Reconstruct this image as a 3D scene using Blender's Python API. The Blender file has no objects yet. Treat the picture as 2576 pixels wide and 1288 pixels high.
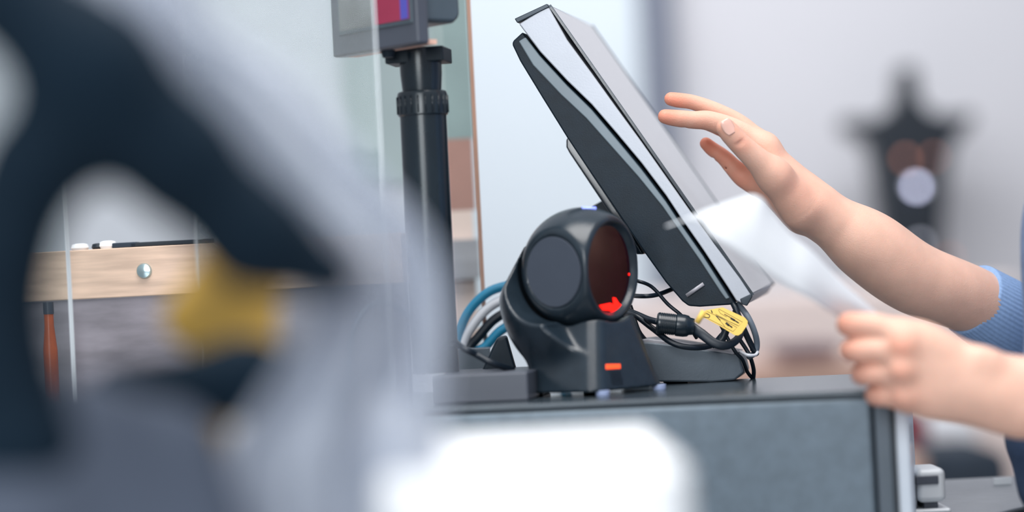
import bpy, bmesh, math, random
import numpy as np
from mathutils import Vector, Matrix
from math import sin, cos, tan, radians as R, pi
random.seed(7)
scn = bpy.context.scene
COL = scn.collection

# ------------------------------------------------------------------ camera
FPX = 6260.0
ZC = 1.0974
PITCH, ROLL = R(0.47), R(2.9)
CAM = Vector((0, -2, ZC))
_f = Vector((0, cos(PITCH), sin(PITCH)))
_r0 = Vector((1, 0, 0)); _u0 = _r0.cross(_f)
_r = _r0 * cos(ROLL) - _u0 * sin(ROLL)
_u = _r0 * sin(ROLL) + _u0 * cos(ROLL)
cd = bpy.data.cameras.new('camera'); cam = bpy.data.objects.new('camera', cd); COL.objects.link(cam)
cam.matrix_world = Matrix(((_r.x, _u.x, -_f.x, CAM.x), (_r.y, _u.y, -_f.y, CAM.y), (_r.z, _u.z, -_f.z, CAM.z), (0, 0, 0, 1)))
cd.sensor_width = 36; cd.lens = FPX / 2576 * 36
cd.clip_start = 0.05; cd.clip_end = 60
cd.dof.use_dof = True; cd.dof.focus_distance = 2.10; cd.dof.aperture_fstop = 2.0
scn.camera = cam
# ------------------------------------------------------------------ view, world, lights
vs = scn.view_settings
scn.display_settings.display_device = 'sRGB'
vs.view_transform = 'Standard'; vs.look = 'None'; vs.gamma = 1; vs.exposure = 0.06; vs.use_curve_mapping = False
w = bpy.data.worlds.new('daylight'); scn.world = w; w.use_nodes = True
nt = w.node_tree; bgn = nt.nodes['Background']
tc = nt.nodes.new('ShaderNodeTexCoord'); sx = nt.nodes.new('ShaderNodeSeparateXYZ'); rp = nt.nodes.new('ShaderNodeValToRGB')
nt.links.new(tc.outputs['Generated'], sx.inputs[0]); nt.links.new(sx.outputs['Z'], rp.inputs[0]); nt.links.new(rp.outputs[0], bgn.inputs[0])
rp.color_ramp.elements[0].position = 0.0; rp.color_ramp.elements[0].color = (0.34, 0.36, 0.40, 1)
rp.color_ramp.elements[1].position = 0.9; rp.color_ramp.elements[1].color = (0.84, 0.89, 0.98, 1)
bgn.inputs[1].default_value = 0.80

def area(name, loc, target, sx_, sy_, power, col):
    l = bpy.data.lights.new(name, 'AREA'); l.shape = 'RECTANGLE'; l.size = sx_; l.size_y = sy_
    l.energy = power; l.color = col
    o = bpy.data.objects.new(name, l); COL.objects.link(o); o.location = loc
    o.rotation_euler = (Vector(target) - Vector(loc)).to_track_quat('-Z', 'Y').to_euler()
    return o
area('shop_window_light', (-0.9, -4.3, 2.1), (0.1, 0.0, 1.05), 1.7, 1.9, 92, (0.93, 0.97, 1.0))
area('ceiling_light', (0.1, -0.7, 2.9), (0.15, -0.3, 1.0), 1.8, 1.4, 52, (1.0, 0.98, 0.96))
area('wall_light', (0.3, 3.9, 2.9), (0.3, 6.0, 1.2), 3.0, 0.5, 60, (0.97, 0.98, 1.0))

def ray(px, py):
    a = (px - 1288) / FPX; b = (644 - py) / FPX
    return (_f + _r * a + _u * b)
def P(px, py, y):                       # point of a photo pixel at world depth y
    d = ray(px, py); return CAM + d * ((y - CAM.y) / d.y)
def PZ(px, py, z):
    d = ray(px, py); return CAM + d * ((z - CAM.z) / d.z)
def PP(px, py, p0, n):
    d = ray(px, py); return CAM + d * ((p0 - CAM).dot(n) / d.dot(n))
def MM(y): return (y - CAM.y) / FPX     # metres per photo pixel at depth y

# ------------------------------------------------------------------ materials
def lin(c):
    if isinstance(c, str):
        c = tuple(int(c[i:i + 2], 16) / 255 for i in (0, 2, 4))
    return tuple(((v + 0.055) / 1.055) ** 2.4 if v > 0.04045 else v / 12.92 for v in c)
MATS = {}
def mat(name, col, rough=0.5, metal=0.0, var=0.08, scale=30.0, bump=0.0, bscale=200.0, spec=0.5, coat=0.0, emis=None, estr=0.0, sss=0.0, stretch=(1, 1, 1)):
    m = bpy.data.materials.new(name); m.use_nodes = True; t = m.node_tree; b = t.nodes['Principled BSDF']
    c = lin(col)
    tx = t.nodes.new('ShaderNodeTexCoord'); mp = t.nodes.new('ShaderNodeMapping'); mp.inputs['Scale'].default_value = stretch
    t.links.new(tx.outputs['Object'], mp.inputs[0])
    nz = t.nodes.new('ShaderNodeTexNoise'); nz.inputs['Scale'].default_value = scale; nz.inputs['Detail'].default_value = 4
    t.links.new(mp.outputs[0], nz.inputs['Vector'])
    rr = t.nodes.new('ShaderNodeValToRGB')
    rr.color_ramp.elements[0].position = 0.3; rr.color_ramp.elements[1].position = 0.7
    rr.color_ramp.elements[0].color = tuple(max(0, v * (1 - var)) for v in c) + (1,)
    rr.color_ramp.elements[1].color = tuple(min(1, v * (1 + var)) for v in c) + (1,)
    t.links.new(nz.outputs['Fac'], rr.inputs[0]); t.links.new(rr.outputs[0], b.inputs['Base Color'])
    b.inputs['Roughness'].default_value = rough; b.inputs['Metallic'].default_value = metal
    b.inputs['Specular IOR Level'].default_value = spec
    b.inputs['Coat Weight'].default_value = coat; b.inputs['Coat Roughness'].default_value = 0.05
    if sss:
        b.inputs['Subsurface Weight'].default_value = sss; b.inputs['Subsurface Radius'].default_value = (1.0, 0.35, 0.2); b.inputs['Subsurface Scale'].default_value = 0.006
    if emis:
        b.inputs['Emission Color'].default_value = lin(emis) + (1,); b.inputs['Emission Strength'].default_value = estr
    if bump:
        n2 = t.nodes.new('ShaderNodeTexNoise'); n2.inputs['Scale'].default_value = bscale; n2.inputs['Detail'].default_value = 3
        t.links.new(tx.outputs['Object'], n2.inputs['Vector'])
        bp = t.nodes.new('ShaderNodeBump'); bp.inputs['Strength'].default_value = bump; bp.inputs['Distance'].default_value = 0.001
        t.links.new(n2.outputs['Fac'], bp.inputs['Height']); t.links.new(bp.outputs[0], b.inputs['Normal'])
    MATS[name] = m; return m

def clear_mat(name, col, alpha_mix, rough=0.02, refl=True):
    m = bpy.data.materials.new(name); m.use_nodes = True; t = m.node_tree; t.nodes.clear()
    out = t.nodes.new('ShaderNodeOutputMaterial'); tr = t.nodes.new('ShaderNodeBsdfTransparent'); tr.inputs[0].default_value = lin(col) + (1,)
    gl = t.nodes.new('ShaderNodeBsdfGlossy'); gl.inputs['Roughness'].default_value = rough
    nz = t.nodes.new('ShaderNodeTexNoise'); nz.inputs['Scale'].default_value = 3
    mr = t.nodes.new('ShaderNodeMapRange'); mr.inputs[3].default_value = .006; mr.inputs[4].default_value = .014; t.links.new(nz.outputs['Fac'], mr.inputs[0])
    mx = t.nodes.new('ShaderNodeMixShader'); t.links.new(mr.outputs[0], mx.inputs[0]); t.links.new(tr.outputs[0], mx.inputs[1]); t.links.new(gl.outputs[0], mx.inputs[2])
    last = mx
    if alpha_mix:
        df = t.nodes.new('ShaderNodeBsdfDiffuse'); df.inputs[0].default_value = (0.75, 0.8, 0.85, 1)
        m2 = t.nodes.new('ShaderNodeMixShader'); m2.inputs[0].default_value = alpha_mix
        t.links.new(mx.outputs[0], m2.inputs[1]); t.links.new(df.outputs[0], m2.inputs[2]); last = m2
    t.links.new(last.outputs[0], out.inputs[0]); MATS[name] = m; return m

def film_mat(name, col, opacity):
    m = bpy.data.materials.new(name); m.use_nodes = True; t = m.node_tree; t.nodes.clear()
    out = t.nodes.new('ShaderNodeOutputMaterial'); tr = t.nodes.new('ShaderNodeBsdfTransparent')
    df = t.nodes.new('ShaderNodeBsdfDiffuse'); tl = t.nodes.new('ShaderNodeBsdfTranslucent')
    c = lin(col) + (1,); df.inputs[0].default_value = c; tl.inputs[0].default_value = c
    nz = t.nodes.new('ShaderNodeTexNoise'); nz.inputs['Scale'].default_value = 14
    mr = t.nodes.new('ShaderNodeMapRange'); mr.inputs[3].default_value = opacity - .03; mr.inputs[4].default_value = min(1, opacity + .08)
    t.links.new(nz.outputs['Fac'], mr.inputs[0])
    m1 = t.nodes.new('ShaderNodeMixShader'); m1.inputs[0].default_value = 0.35
    t.links.new(df.outputs[0], m1.inputs[1]); t.links.new(tl.outputs[0], m1.inputs[2])
    m2 = t.nodes.new('ShaderNodeMixShader'); t.links.new(mr.outputs[0], m2.inputs[0])
    t.links.new(tr.outputs[0], m2.inputs[1]); t.links.new(m1.outputs[0], m2.inputs[2])
    t.links.new(m2.outputs[0], out.inputs[0]); MATS[name] = m; return m

mat('wall_cool', 'd3dde4', .9, var=.02, scale=2)
mat('wall_grey', 'cdcdd2', .9, var=.02, scale=2)
mat('pillar', '6f7584', .7, var=.05)
mat('floor', 'a89d98', .6, var=.12, scale=6)
mat('metal_grey', '8b9096', .35, .6, var=.06, scale=60)
mat('counter_side', 'b8bcc4', .5, var=.04)
mat('box_grey', '66747f', .42, .25, var=.10, scale=90, bump=.15, bscale=600)
mat('box_top', '3a444c', .22, .2, var=.08, scale=60)
mat('gap_black', '0b1a26', .5)
mat('black_plastic', '14222d', .45, var=.15, scale=80, spec=.25, bump=.08, bscale=900)
mat('black_satin', '16232c', .25, var=.1, spec=.6)
mat('black_gloss', '10202c', .12, var=.1, spec=.7)
mat('silver', 'b6bbc4', .38, .15, var=.04, scale=20, bump=.05, bscale=700)
mat('chamfer_lit', '75838c', .35)  # pale tone paints in the light caught by the housing bevel
mat('panel_white', 'dfe8f2', .4, var=.02)
mat('bezel_dark', '2b3640', .3, .3, var=.08)
mat('screen', '8a8d92', .10, .0, var=.02, spec=.8, coat=.6)
mat('scanner', '222d36', .22, var=.12, scale=70, bump=.12, bscale=1200, spec=.55)
mat('scanner_cap', '464d59', .75, var=.06, bump=.2, bscale=1500, spec=.25)
mat('scan_glass', '1c080e', .06, var=.6, scale=45, spec=.35, coat=.0, emis='5a1024', estr=.07)
mat('laser', 'ff2010', .5, emis='ff1408', estr=1.6)
mat('led_blue', '90a0ff', .4, emis='8090ff', estr=1.0)
mat('led_orange', 'ff5a2a', .4, emis='ff4a20', estr=.8)
mat('pad_blue', 'a6b4d8', .4)
mat('base_grey', '59646e', .45, .15, var=.08, bump=.1, bscale=700)
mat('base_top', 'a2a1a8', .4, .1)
mat('cable_black', '0f1c28', .4, var=.1)
mat('cable_grey', '6f7a86', .45, var=.08)
mat('cable_teal', '1f86ad', .45, var=.05)
mat('cable_white', 'dcdfe6', .5, var=.03)
mat('tag_yellow', 'ecc660', .6, var=.04)
mat('ink', '17202a', .6)
mat('paper', 'eef2f5', .8, var=.01)
mat('wood_light', 'd6b8a2', .5, var=.16, scale=14, stretch=(1, 4, 14), bump=.1)
mat('wood_grey', '857f86', .6, var=.3, scale=9, stretch=(1.5, 4, 6), bump=.1)
mat('wood_dull', '9c9a9f', .6, var=.12, scale=12, stretch=(1, 4, 12))
mat('chrome', 'b9cdd0', .2, .8, var=.05)
mat('pane_edge', 'dfe6ea', .3, var=.04, spec=.6)
mat('pane_edge_warm', 'c9a08c', .4, var=.05)
mat('frame_dark', '4a4f5a', .35, var=.06)
mat('shell_grey', '49565f', .3, var=.08, spec=.6)
mat('pink_under', 'e2b8a6', .5)
mat('scr_olive', '6c6f70', .2, var=.45, scale=25, emis='686a66', estr=.10)
mat('scr_red', '8a2a44', .2, var=.2, scale=15, emis='8a2a44', estr=.20)
mat('scr_blue', '4b4aa0', .2, emis='4b4aa0', estr=.25)
mat('print_green', '8fa09f', .7, var=.12, scale=12)
mat('print_red', 'b08478', .7, var=.12, scale=12)
mat('reflect_pink', 'e8cfc4', .7, var=.04, scale=12)  # pink reflection in the acrylic, painted as a panel colour
mat('lantern', '141d27', .35, var=.2, scale=12)
mat('glint', 'ffffff', .4, emis='c4c8ea', estr=9.0)  # glow stands in for bright glints on the black lantern
mat('glint_dim', 'ffffff', .4, emis='b0b4c8', estr=2.6)
mat('glint_warm', 'ffb090', .4, emis='7a4a3c', estr=3.0)
mat('strap_navy', '0a1e2c', .85, var=.15, scale=12, spec=.2)
mat('bag_slate', '58606f', .8, var=.12, scale=10, spec=.2)
mat('yellow', 'bb9540', .6, var=.08)
mat('white_box', 'fbfcfd', .45, var=.01)
mat('case_pale', 'cdd3da', .7, var=.03)
mat('poster_green', 'a3b3b4', .7, var=.08, scale=5)
mat('white_soft', 'edf0f4', .7, var=.03)
mat('cloth_blue', '8ea9cf', .9, var=.08, scale=300, spec=.15)
mat('vest', '8191b0', .9, var=.14, scale=200, spec=.15, bump=.3, bscale=900)
mat('trousers', '3f506a', .9, var=.15, scale=120, spec=.15, bump=.3, bscale=700)
mat('hair', '3a2a22', .6, var=.3)
mat('nail', 'e6b8a8', .25, spec=.6, coat=.3)
mat('shoe', '20242a', .6)
mat('cream', 'e0d2cd', .8, var=.04)
mat('plum', '5f434e', .7, var=.2)
mat('brick', '8a4650', .7, var=.2)
mat('night', '22303f', .7, var=.15)
mat('tan', 'c9a594', .7, var=.1)
mat('adapter_white', 'd4d8dc', .3, var=.03, spec=.6)
mat('orange_reflect', 'c8643a', .3, var=.2)  # colour of the orange reflection in the left pane
clear_mat('acrylic', 'f6f9f9', 0.008)
film_mat('plastic_film', 'ccd2dd', .64)
film_mat('receipt', 'ebeef1', .985)

def skin_mat():
    m = mat('skin', 'e3b7a2', .48, var=.05, scale=60, bump=.25, bscale=900, spec=.35, sss=.25)
    t = m.node_tree; b = t.nodes['Principled BSDF']
    src = b.inputs['Base Color'].links[0].from_socket
    at = t.nodes.new('ShaderNodeAttribute'); at.attribute_name = 'flush'
    mx = t.nodes.new('ShaderNodeMix'); mx.data_type = 'RGBA'
    t.links.new(at.outputs['Fac'], mx.inputs[0]); t.links.new(src, mx.inputs[6]); mx.inputs[7].default_value = lin('db8368') + (1,)
    t.links.new(mx.outputs[2], b.inputs['Base Color'])
skin_mat()

# ------------------------------------------------------------------ mesh helpers
def link(name, me, m=None, parent=None, smooth=True, bevel=0, segs=3):
    o = bpy.data.objects.new(name, me); COL.objects.link(o)
    if m: me.materials.append(MATS[m] if isinstance(m, str) else m)
    if smooth:
        for p in me.polygons: p.use_smooth = True
    if bevel:
        md = o.modifiers.new('bevel', 'BEVEL'); md.width = bevel; md.segments = segs; md.limit_method = 'ANGLE'; md.angle_limit = R(30); md.harden_normals = False
        wn = o.modifiers.new('wn', 'WEIGHTED_NORMAL'); wn.keep_sharp = False
    if parent is not None:
        o.parent = parent; o.matrix_parent_inverse = Matrix.Translation(-Vector(parent.location))
    return o
def tag(o, label=None, cat=None, group=None, kind=None):
    if label: o['label'] = label
    if cat: o['category'] = cat
    if group: o['group'] = group
    if kind: o['kind'] = kind
    return o
def empty(name, loc, label, cat, group=None):
    o = bpy.data.objects.new(name, None); COL.objects.link(o); o.location = loc; o.empty_display_size = .02
    return tag(o, label, cat, group)
def mesh_from_bm(name, bm):
    bmesh.ops.recalc_face_normals(bm, faces=bm.faces)
    me = bpy.data.meshes.new(name); bm.to_mesh(me); bm.free(); return me
def box(name, lo, hi, m, parent=None, bevel=0, rot=None, smooth=True, **k):
    """axis box lo..hi, optionally mapped by function rot(Vector)->Vector"""
    bm = bmesh.new(); vs_ = []
    for x in (lo[0], hi[0]):
        for y in (lo[1], hi[1]):
            for z in (lo[2], hi[2]):
                v = Vector((x, y, z)); vs_.append(bm.verts.new(rot(v) if rot else v))
    for f in ((0, 1, 3, 2), (4, 6, 7, 5), (0, 4, 5, 1), (2, 3, 7, 6), (0, 2, 6, 4), (1, 5, 7, 3)): bm.faces.new([vs_[i] for i in f])
    return link(name, mesh_from_bm(name, bm), m, parent, smooth=bool(bevel), bevel=bevel, **k)
def prism(name, pts, vec, m, parent=None, bevel=0, **k):
    """polygon pts (Vectors) extruded by vec"""
    bm = bmesh.new(); a = [bm.verts.new(p) for p in pts]; b = [bm.verts.new(p + vec) for p in pts]; n = len(pts)
    bm.faces.new(a); bm.faces.new(b[::-1])
    for i in range(n): bm.faces.new((a[i], a[(i + 1) % n], b[(i + 1) % n], b[i]))
    return link(name, mesh_from_bm(name, bm), m, parent, smooth=bool(bevel), bevel=bevel, **k)
def spline(pts, n=8, closed=False):
    pts = [Vector(p) for p in pts]; out = []
    N = len(pts); rng = N if closed else N - 1
    for i in range(rng):
        p0 = pts[(i - 1) % N] if closed or i > 0 else pts[0] * 2 - pts[1]
        p1 = pts[i]; p2 = pts[(i + 1) % N]
        p3 = pts[(i + 2) % N] if closed or i + 2 < N else p2 * 2 - p1
        for j in range(n):
            t = j / n
            out.append(.5 * ((2 * p1) + (p2 - p0) * t + (2 * p0 - 5 * p1 + 4 * p2 - p3) * t * t + (3 * p1 - p0 - 3 * p2 + p3) * t ** 3))
    if not closed: out.append(pts[-1])
    return out
def tube_bm(bm, pts, rad, seg=12, flat=1.0, ribs=None):
    if not isinstance(rad, (list, tuple)): rad = [rad] * len(pts)
    t0 = (pts[1] - pts[0]).normalized(); nrm = t0.orthogonal().normalized(); rings = []
    up = Vector((0, 1, 0))
    for i, p in enumerate(pts):
        t = ((pts[min(i + 1, len(pts) - 1)] - pts[max(i - 1, 0)])).normalized()
        nrm = up - t * up.dot(t)
        if nrm.length < .05: nrm = Vector((1, 0, 0)) - t * t.x
        nrm.normalize(); bn = t.cross(nrm)
        ring = []
        for k in range(seg):
            a = 2 * pi * k / seg; rr = rad[i] * (ribs(a, i) if ribs else 1)
            ring.append(bm.verts.new(p + nrm * cos(a) * rr * flat + bn * sin(a) * rr))
        rings.append(ring)
    for i in range(len(rings) - 1):
        for k in range(seg):
            bm.faces.new((rings[i][k], rings[i][(k + 1) % seg], rings[i + 1][(k + 1) % seg], rings[i + 1][k]))
    bm.faces.new(rings[0][::-1]); bm.faces.new(rings[-1])
def tube(name, pts, rad, m, parent=None, seg=12, flat=1.0, sm=8, ribs=None):
    if isinstance(rad, (list, tuple)) and sm > 1:
        rr = []
        for i in range(len(pts) - 1):
            for j in range(sm): rr.append(rad[i] + (rad[i + 1] - rad[i]) * j / sm)
        rr.append(rad[-1]); rad = rr
    pp = spline(pts, sm) if sm > 1 else [Vector(p) for p in pts]
    bm = bmesh.new(); tube_bm(bm, pp, rad, seg, flat, ribs)
    return link(name, mesh_from_bm(name, bm), m, parent)
def lathe(name, prof, base, axis, m, parent=None, seg=48, bevel=0):
    """prof list of (radius, height) along axis from base"""
    ax = Vector(axis).normalized(); u = ax.orthogonal().normalized(); v = ax.cross(u); bm = bmesh.new(); rings = []
    for r_, h_ in prof:
        c = Vector(base) + ax * h_
        rings.append([bm.verts.new(c + (u * cos(2 * pi * k / seg) + v * sin(2 * pi * k / seg)) * max(r_, 1e-5)) for k in range(seg)])
    for i in range(len(rings) - 1):
        for k in range(seg): bm.faces.new((rings[i][k], rings[i][(k + 1) % seg], rings[i + 1][(k + 1) % seg], rings[i + 1][k]))
    bm.faces.new(rings[0][::-1]); bm.faces.new(rings[-1])
    o = link(name, mesh_from_bm(name, bm), m, parent, bevel=bevel)
    if not bevel:
        es = o.modifiers.new('es', 'EDGE_SPLIT'); es.split_angle = R(35)
    return o
def sheet(name, grid, m, parent=None, thick=0.0):
    bm = bmesh.new(); V = [[bm.verts.new(p) for p in row] for row in grid]
    for i in range(len(V) - 1):
        for j in range(len(V[0]) - 1): bm.faces.new((V[i][j], V[i][j + 1], V[i + 1][j + 1], V[i + 1][j]))
    o = link(name, mesh_from_bm(name, bm), m, parent)
    if thick:
        s = o.modifiers.new('solid', 'SOLIDIFY'); s.thickness = thick; s.offset = 0
    return o

# ------------------------------------------------------------------ implicit surfaces
class Field:
    def __init__(s, lo, hi, h):
        s.h = h; s.lo = np.array(lo, float); s.n = np.ceil((np.array(hi) - s.lo) / h).astype(int) + 1
        s.F = np.full(s.n, 1.0, dtype=np.float32)
    def like(s):
        g = Field.__new__(Field); g.h = s.h; g.lo = s.lo; g.n = s.n; g.F = np.full(s.n, 1.0, dtype=np.float32); return g
    def sub(s, lo, hi):
        a = np.clip(np.floor((np.array(lo) - s.lo) / s.h).astype(int), 0, s.n); b = np.clip(np.ceil((np.array(hi) - s.lo) / s.h).astype(int) + 1, 0, s.n)
        if (b <= a).any(): return None
        sl = tuple(slice(int(a[i]), int(b[i])) for i in range(3))
        ax = [s.lo[i] + s.h * np.arange(a[i], b[i]) for i in range(3)]
        X, Y, Z = np.meshgrid(*ax, indexing='ij'); return sl, X, Y, Z
    def full(s): return s.sub(s.lo - 1, s.lo + s.n * s.h + 1)
    def cone(s, a, b, ra, rb, k=.004, carve=False):
        a = np.array(a); b = np.array(b); m_ = max(ra, rb) + max(k * 2, .014) + s.h * 3
        q = s.sub(np.minimum(a, b) - m_, np.maximum(a, b) + m_)
        if q is None: return
        sl, X, Y, Z = q; d = b - a; L = max((d * d).sum(), 1e-12)
        t = np.clip(((X - a[0]) * d[0] + (Y - a[1]) * d[1] + (Z - a[2]) * d[2]) / L, 0, 1)
        D = np.sqrt((X - a[0] - t * d[0]) ** 2 + (Y - a[1] - t * d[1]) ** 2 + (Z - a[2] - t * d[2]) ** 2) - (ra + (rb - ra) * t)
        s.F[sl] = smax(s.F[sl], -D, k) if carve else smin(s.F[sl], D, k)
    def chain(s, pts, k=.004):
        g = s.like(); cs = spline([Vector(p) for p, r_ in pts], 14); rr = spline([Vector((r_, 0, 0)) for p, r_ in pts], 14)
        for i in range(len(cs) - 1): g.cone(cs[i], cs[i + 1], rr[i].x, rr[i + 1].x, 0)
        s.F = smin(s.F, g.F, k)
    def mesh(s, name, smooth=1):
        V, Q = nets(s.F, s.lo, s.h)
        me = bpy.data.meshes.new(name); me.from_pydata(V.tolist(), [], Q.tolist()); me.update()
        return me, V
def smin(a, b, k):
    if k <= 0: return np.minimum(a, b)
    h = np.maximum(k - np.abs(a - b), 0) / k; return np.minimum(a, b) - h * h * k * .25
def smax(a, b, k): return -smin(-a, -b, k)
def nets(F, lo, h):
    F = F.copy(); F[0] = F[-1] = 1; F[:, 0] = F[:, -1] = 1; F[:, :, 0] = F[:, :, -1] = 1
    S = F < 0; n = F.shape
    cnt = np.zeros([v - 1 for v in n], np.int8); acc = np.zeros([v - 1 for v in n] + [3], np.float32)
    def c(o): return tuple(slice(o[i], n[i] - 1 + o[i]) for i in range(3))
    for ax in range(3):
        ot = [i for i in range(3) if i != ax]
        for da in (0, 1):
            for db in (0, 1):
                o0 = [0, 0, 0]; o0[ot[0]] = da; o0[ot[1]] = db; o1 = list(o0); o1[ax] = 1
                A = F[c(o0)]; B = F[c(o1)]; cr = S[c(o0)] != S[c(o1)]
                t = np.where(cr, A / np.where(cr, A - B, 1), 0)
                cnt += cr
                for i in range(3):
                    acc[..., i] += np.where(cr, o0[i] + (t if i == ax else 0), 0)
    act = cnt > 0; idx = -np.ones(act.shape, np.int64); ijk = np.argwhere(act); idx[act] = np.arange(len(ijk))
    V = lo + h * (ijk + acc[act] / cnt[act][:, None])
    quads = []
    for ax in range(3):
        ot = [i for i in range(3) if i != ax]
        sl0 = [slice(1, n[i] - 1) for i in range(3)]; sl0[ax] = slice(0, n[ax] - 1); sl1 = list(sl0); sl1[ax] = slice(1, n[ax])
        a = S[tuple(sl0)]; b = S[tuple(sl1)]
        for flip, mk in ((0, a & ~b), (1, ~a & b)):
            p = np.argwhere(mk)
            if not len(p): continue
            for i in ot: p[:, i] += 1
            q = []
            for da, db in ((-1, -1), (0, -1), (0, 0), (-1, 0)):
                r_ = p.copy(); r_[:, ot[0]] += da; r_[:, ot[1]] += db; q.append(idx[r_[:, 0], r_[:, 1], r_[:, 2]])
            q = np.stack(q, 1)
            if (flip == 1) != (ax == 1): q = q[:, ::-1]
            quads.append(q)
    return V, np.concatenate(quads)

# ================================================================== SETTING
fl = box('floor', (-4, -3.5, -.05), (4.5, 6.3, 0), 'floor'); tag(fl, kind='structure')
XW = P(1632, 600, 6.0).x
bw = box('wall_back', (-4, 6.02, 0), (4.5, 6.12, 3.2), 'wall_grey'); tag(bw, kind='structure')
bl = box('wall_left', (-4, 5.92, 0), (XW, 6.02, 3.2), 'wall_cool'); tag(bl, kind='structure')
pl = box('trim_1', (XW, 5.90, 0), (XW + .11, 6.02, 3.2), 'pillar'); tag(pl, kind='structure')

# counter: everything stands on it
ct = empty('counter', (0, -.4, 0), 'long grey metal shop counter under the till', 'counter')
prism('worktop', [Vector(v) for v in ((-1.0, -1.25, .86), (.355, -1.25, .86), (.355, -.05, .86), (.39, .0, .86), (.43, .05, .86), (.47, .12, .86), (.47, .30, .86), (-1.0, .30, .86))], Vector((0, 0, .03)), 'metal_grey', ct, bevel=.003)
box('cabinet', (-.95, -1.2, 0), (.35, .27, .86), 'counter_side', ct)

# ------------------------------------------------------------------ till box
YAW = R(9.6); A = Vector((cos(YAW), -sin(YAW), 0)); B = Vector((sin(YAW), cos(YAW), 0)); Z = Vector((0, 0, 1))
E0 = P(1700, 1000, -.13); E0.z = 1.0
def bx(v): return E0 + A * v.x + B * v.y + Z * (v.z - 1.0)
till = empty('cash_drawer', bx(Vector((0, .1, .89))), 'dark blue-grey speckled steel cash drawer box with silver front edge, carrying the screen and scanner', 'cash drawer')
box('case', (-.30, 0, .89), (.145, .27, .994), 'box_grey', till, bevel=.0035, rot=bx)
box('corner_post', (.1465, .0008, .89), (.1585, .268, .993), 'base_grey', till, bevel=.0015, rot=bx)
box('gasket', (-.298, .0022, .9935), (.157, .267, .9955), 'gap_black', till, rot=bx)
box('top_plate', (-.30, .001, .995), (.159, .27, 1.0), 'box_top', till, bevel=.0018, rot=bx)
box('seal_strip', (.1585, .001, .89), (.1615, .268, .992), 'gap_black', till, rot=bx)
fp = box('front_panel', (.1615, .002, .89), (.172, .266, .990), 'panel_white', till, bevel=.002, rot=bx); fp['label'] = 'bright silver front panel'
box('port', (.1718, .060, .955), (.1726, .085, .968), 'gap_black', fp, rot=bx)
box('port_label', (.1718, .055, .938), (.1724, .090, .953), 'pink_under', fp, rot=bx)

# ------------------------------------------------------------------ touch screen
UM = Vector((sin(R(10)), cos(R(10)), .022)).normalized()
M0 = P(1640, 420, .085)
def S(px, py, off=0): return PP(px, py, M0 + UM * off, UM)
WM = .255
foot_c = PZ(1740, 985, 1.0)
mon = empty('touch_screen_monitor', Vector((foot_c.x, foot_c.y + .05, 1.0)), 'tilted touch screen monitor with silver edge, seen from its side', 'monitor')
sil = [(1378, 14), (1426, 100), (1488, 184), (1550, 270), (1613, 356), (1675, 444), (1737, 532), (1800, 618), (1861, 700), (1890, 744), (1876, 768), (1852, 757),
       (1830, 722), (1768, 628), (1712, 548), (1675, 492), (1613, 410), (1551, 336), (1488, 263), (1426, 203), (1358, 130), (1305, 60)]
prism('bezel', [S(*p) for p in sil], UM * WM, 'silver', mon, bevel=.0012)
prism('top_cap', [S(1294, 47, -.0008), S(1376, 9, -.0008), S(1382, 18, -.0008), S(1301, 58, -.0008)], UM * (WM + .0016), 'bezel_dark', mon, bevel=.0008)
prism('bottom_cap', [S(1861, 752, -.0006), S(1889, 739, -.0006), S(1893, 746, -.0006), S(1879, 770, -.0006), S(1866, 766, -.0006)], UM * .004, 'bezel_dark', mon, bevel=.0008)
# glass face sits just proud of the bezel
sn = (S(1890, 744) - S(1378, 14)); sn_d = sn.normalized(); nrm_s = UM.cross(sn_d); nrm_s.normalize()
if nrm_s.x < 0: nrm_s = -nrm_s
g0 = S(1382, 20) + UM * .001; g1 = S(1887, 740) + UM * .001
scr = prism('screen', [g0 + nrm_s * .0003, g1 + nrm_s * .0003, g1 + nrm_s * .0020, g0 + nrm_s * .0020], UM * (WM - .002), 'screen', mon)
eg = prism('screen_rim', [g0 + nrm_s * .0001 - sn_d * .002, g1 + nrm_s * .0001 + sn_d * .002, g1 + nrm_s * .0026 + sn_d * .002, g0 + nrm_s * .0026 - sn_d * .002], UM * .0012, 'bezel_dark', mon)
e2 = prism('screen_rim', [p + UM * (WM - .002) for p in [g0 + nrm_s * .0001 - sn_d * .002, g1 + nrm_s * .0001 + sn_d * .002, g1 + nrm_s * .0026 + sn_d * .002, g0 + nrm_s * .0026 - sn_d * .002]], UM * .0016, 'bezel_dark', mon)
hs = [(1315, 80), (1322, 92), (1358, 136), (1426, 210), (1488, 270), (1551, 344), (1613, 418), (1675, 500), (1712, 556), (1768, 636), (1828, 728), (1850, 762), (1836, 767),
      (1760, 772), (1732, 770), (1716, 758), (1675, 711), (1613, 624), (1551, 532), (1488, 439), (1426, 346), (1364, 246), (1308, 154), (1288, 112), (1290, 103)]
hsg = prism('rear_housing', [S(px, py, .004) for px, py in hs], UM * (WM - .008), 'black_plastic', mon, bevel=.0022, segs=4)
# lighter chamfer of the housing rim, the light on its bevel painted in as colour
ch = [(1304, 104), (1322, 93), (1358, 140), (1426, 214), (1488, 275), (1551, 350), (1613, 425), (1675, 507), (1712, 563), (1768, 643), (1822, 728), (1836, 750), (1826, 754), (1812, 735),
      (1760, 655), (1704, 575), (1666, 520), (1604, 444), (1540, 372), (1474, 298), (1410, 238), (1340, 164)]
prism('housing_chamfer', [S(px, py, .0025) for px, py in ch], UM * .003, 'chamfer_lit', mon, bevel=.0012)
# vent slot on the housing's side
v0, v1 = S(1727, 744, .0015), S(1770, 714, .0015)
tube('side_slot', [v0, v1], .0016, 'base_top', mon, sm=1, flat=.6)
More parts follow.
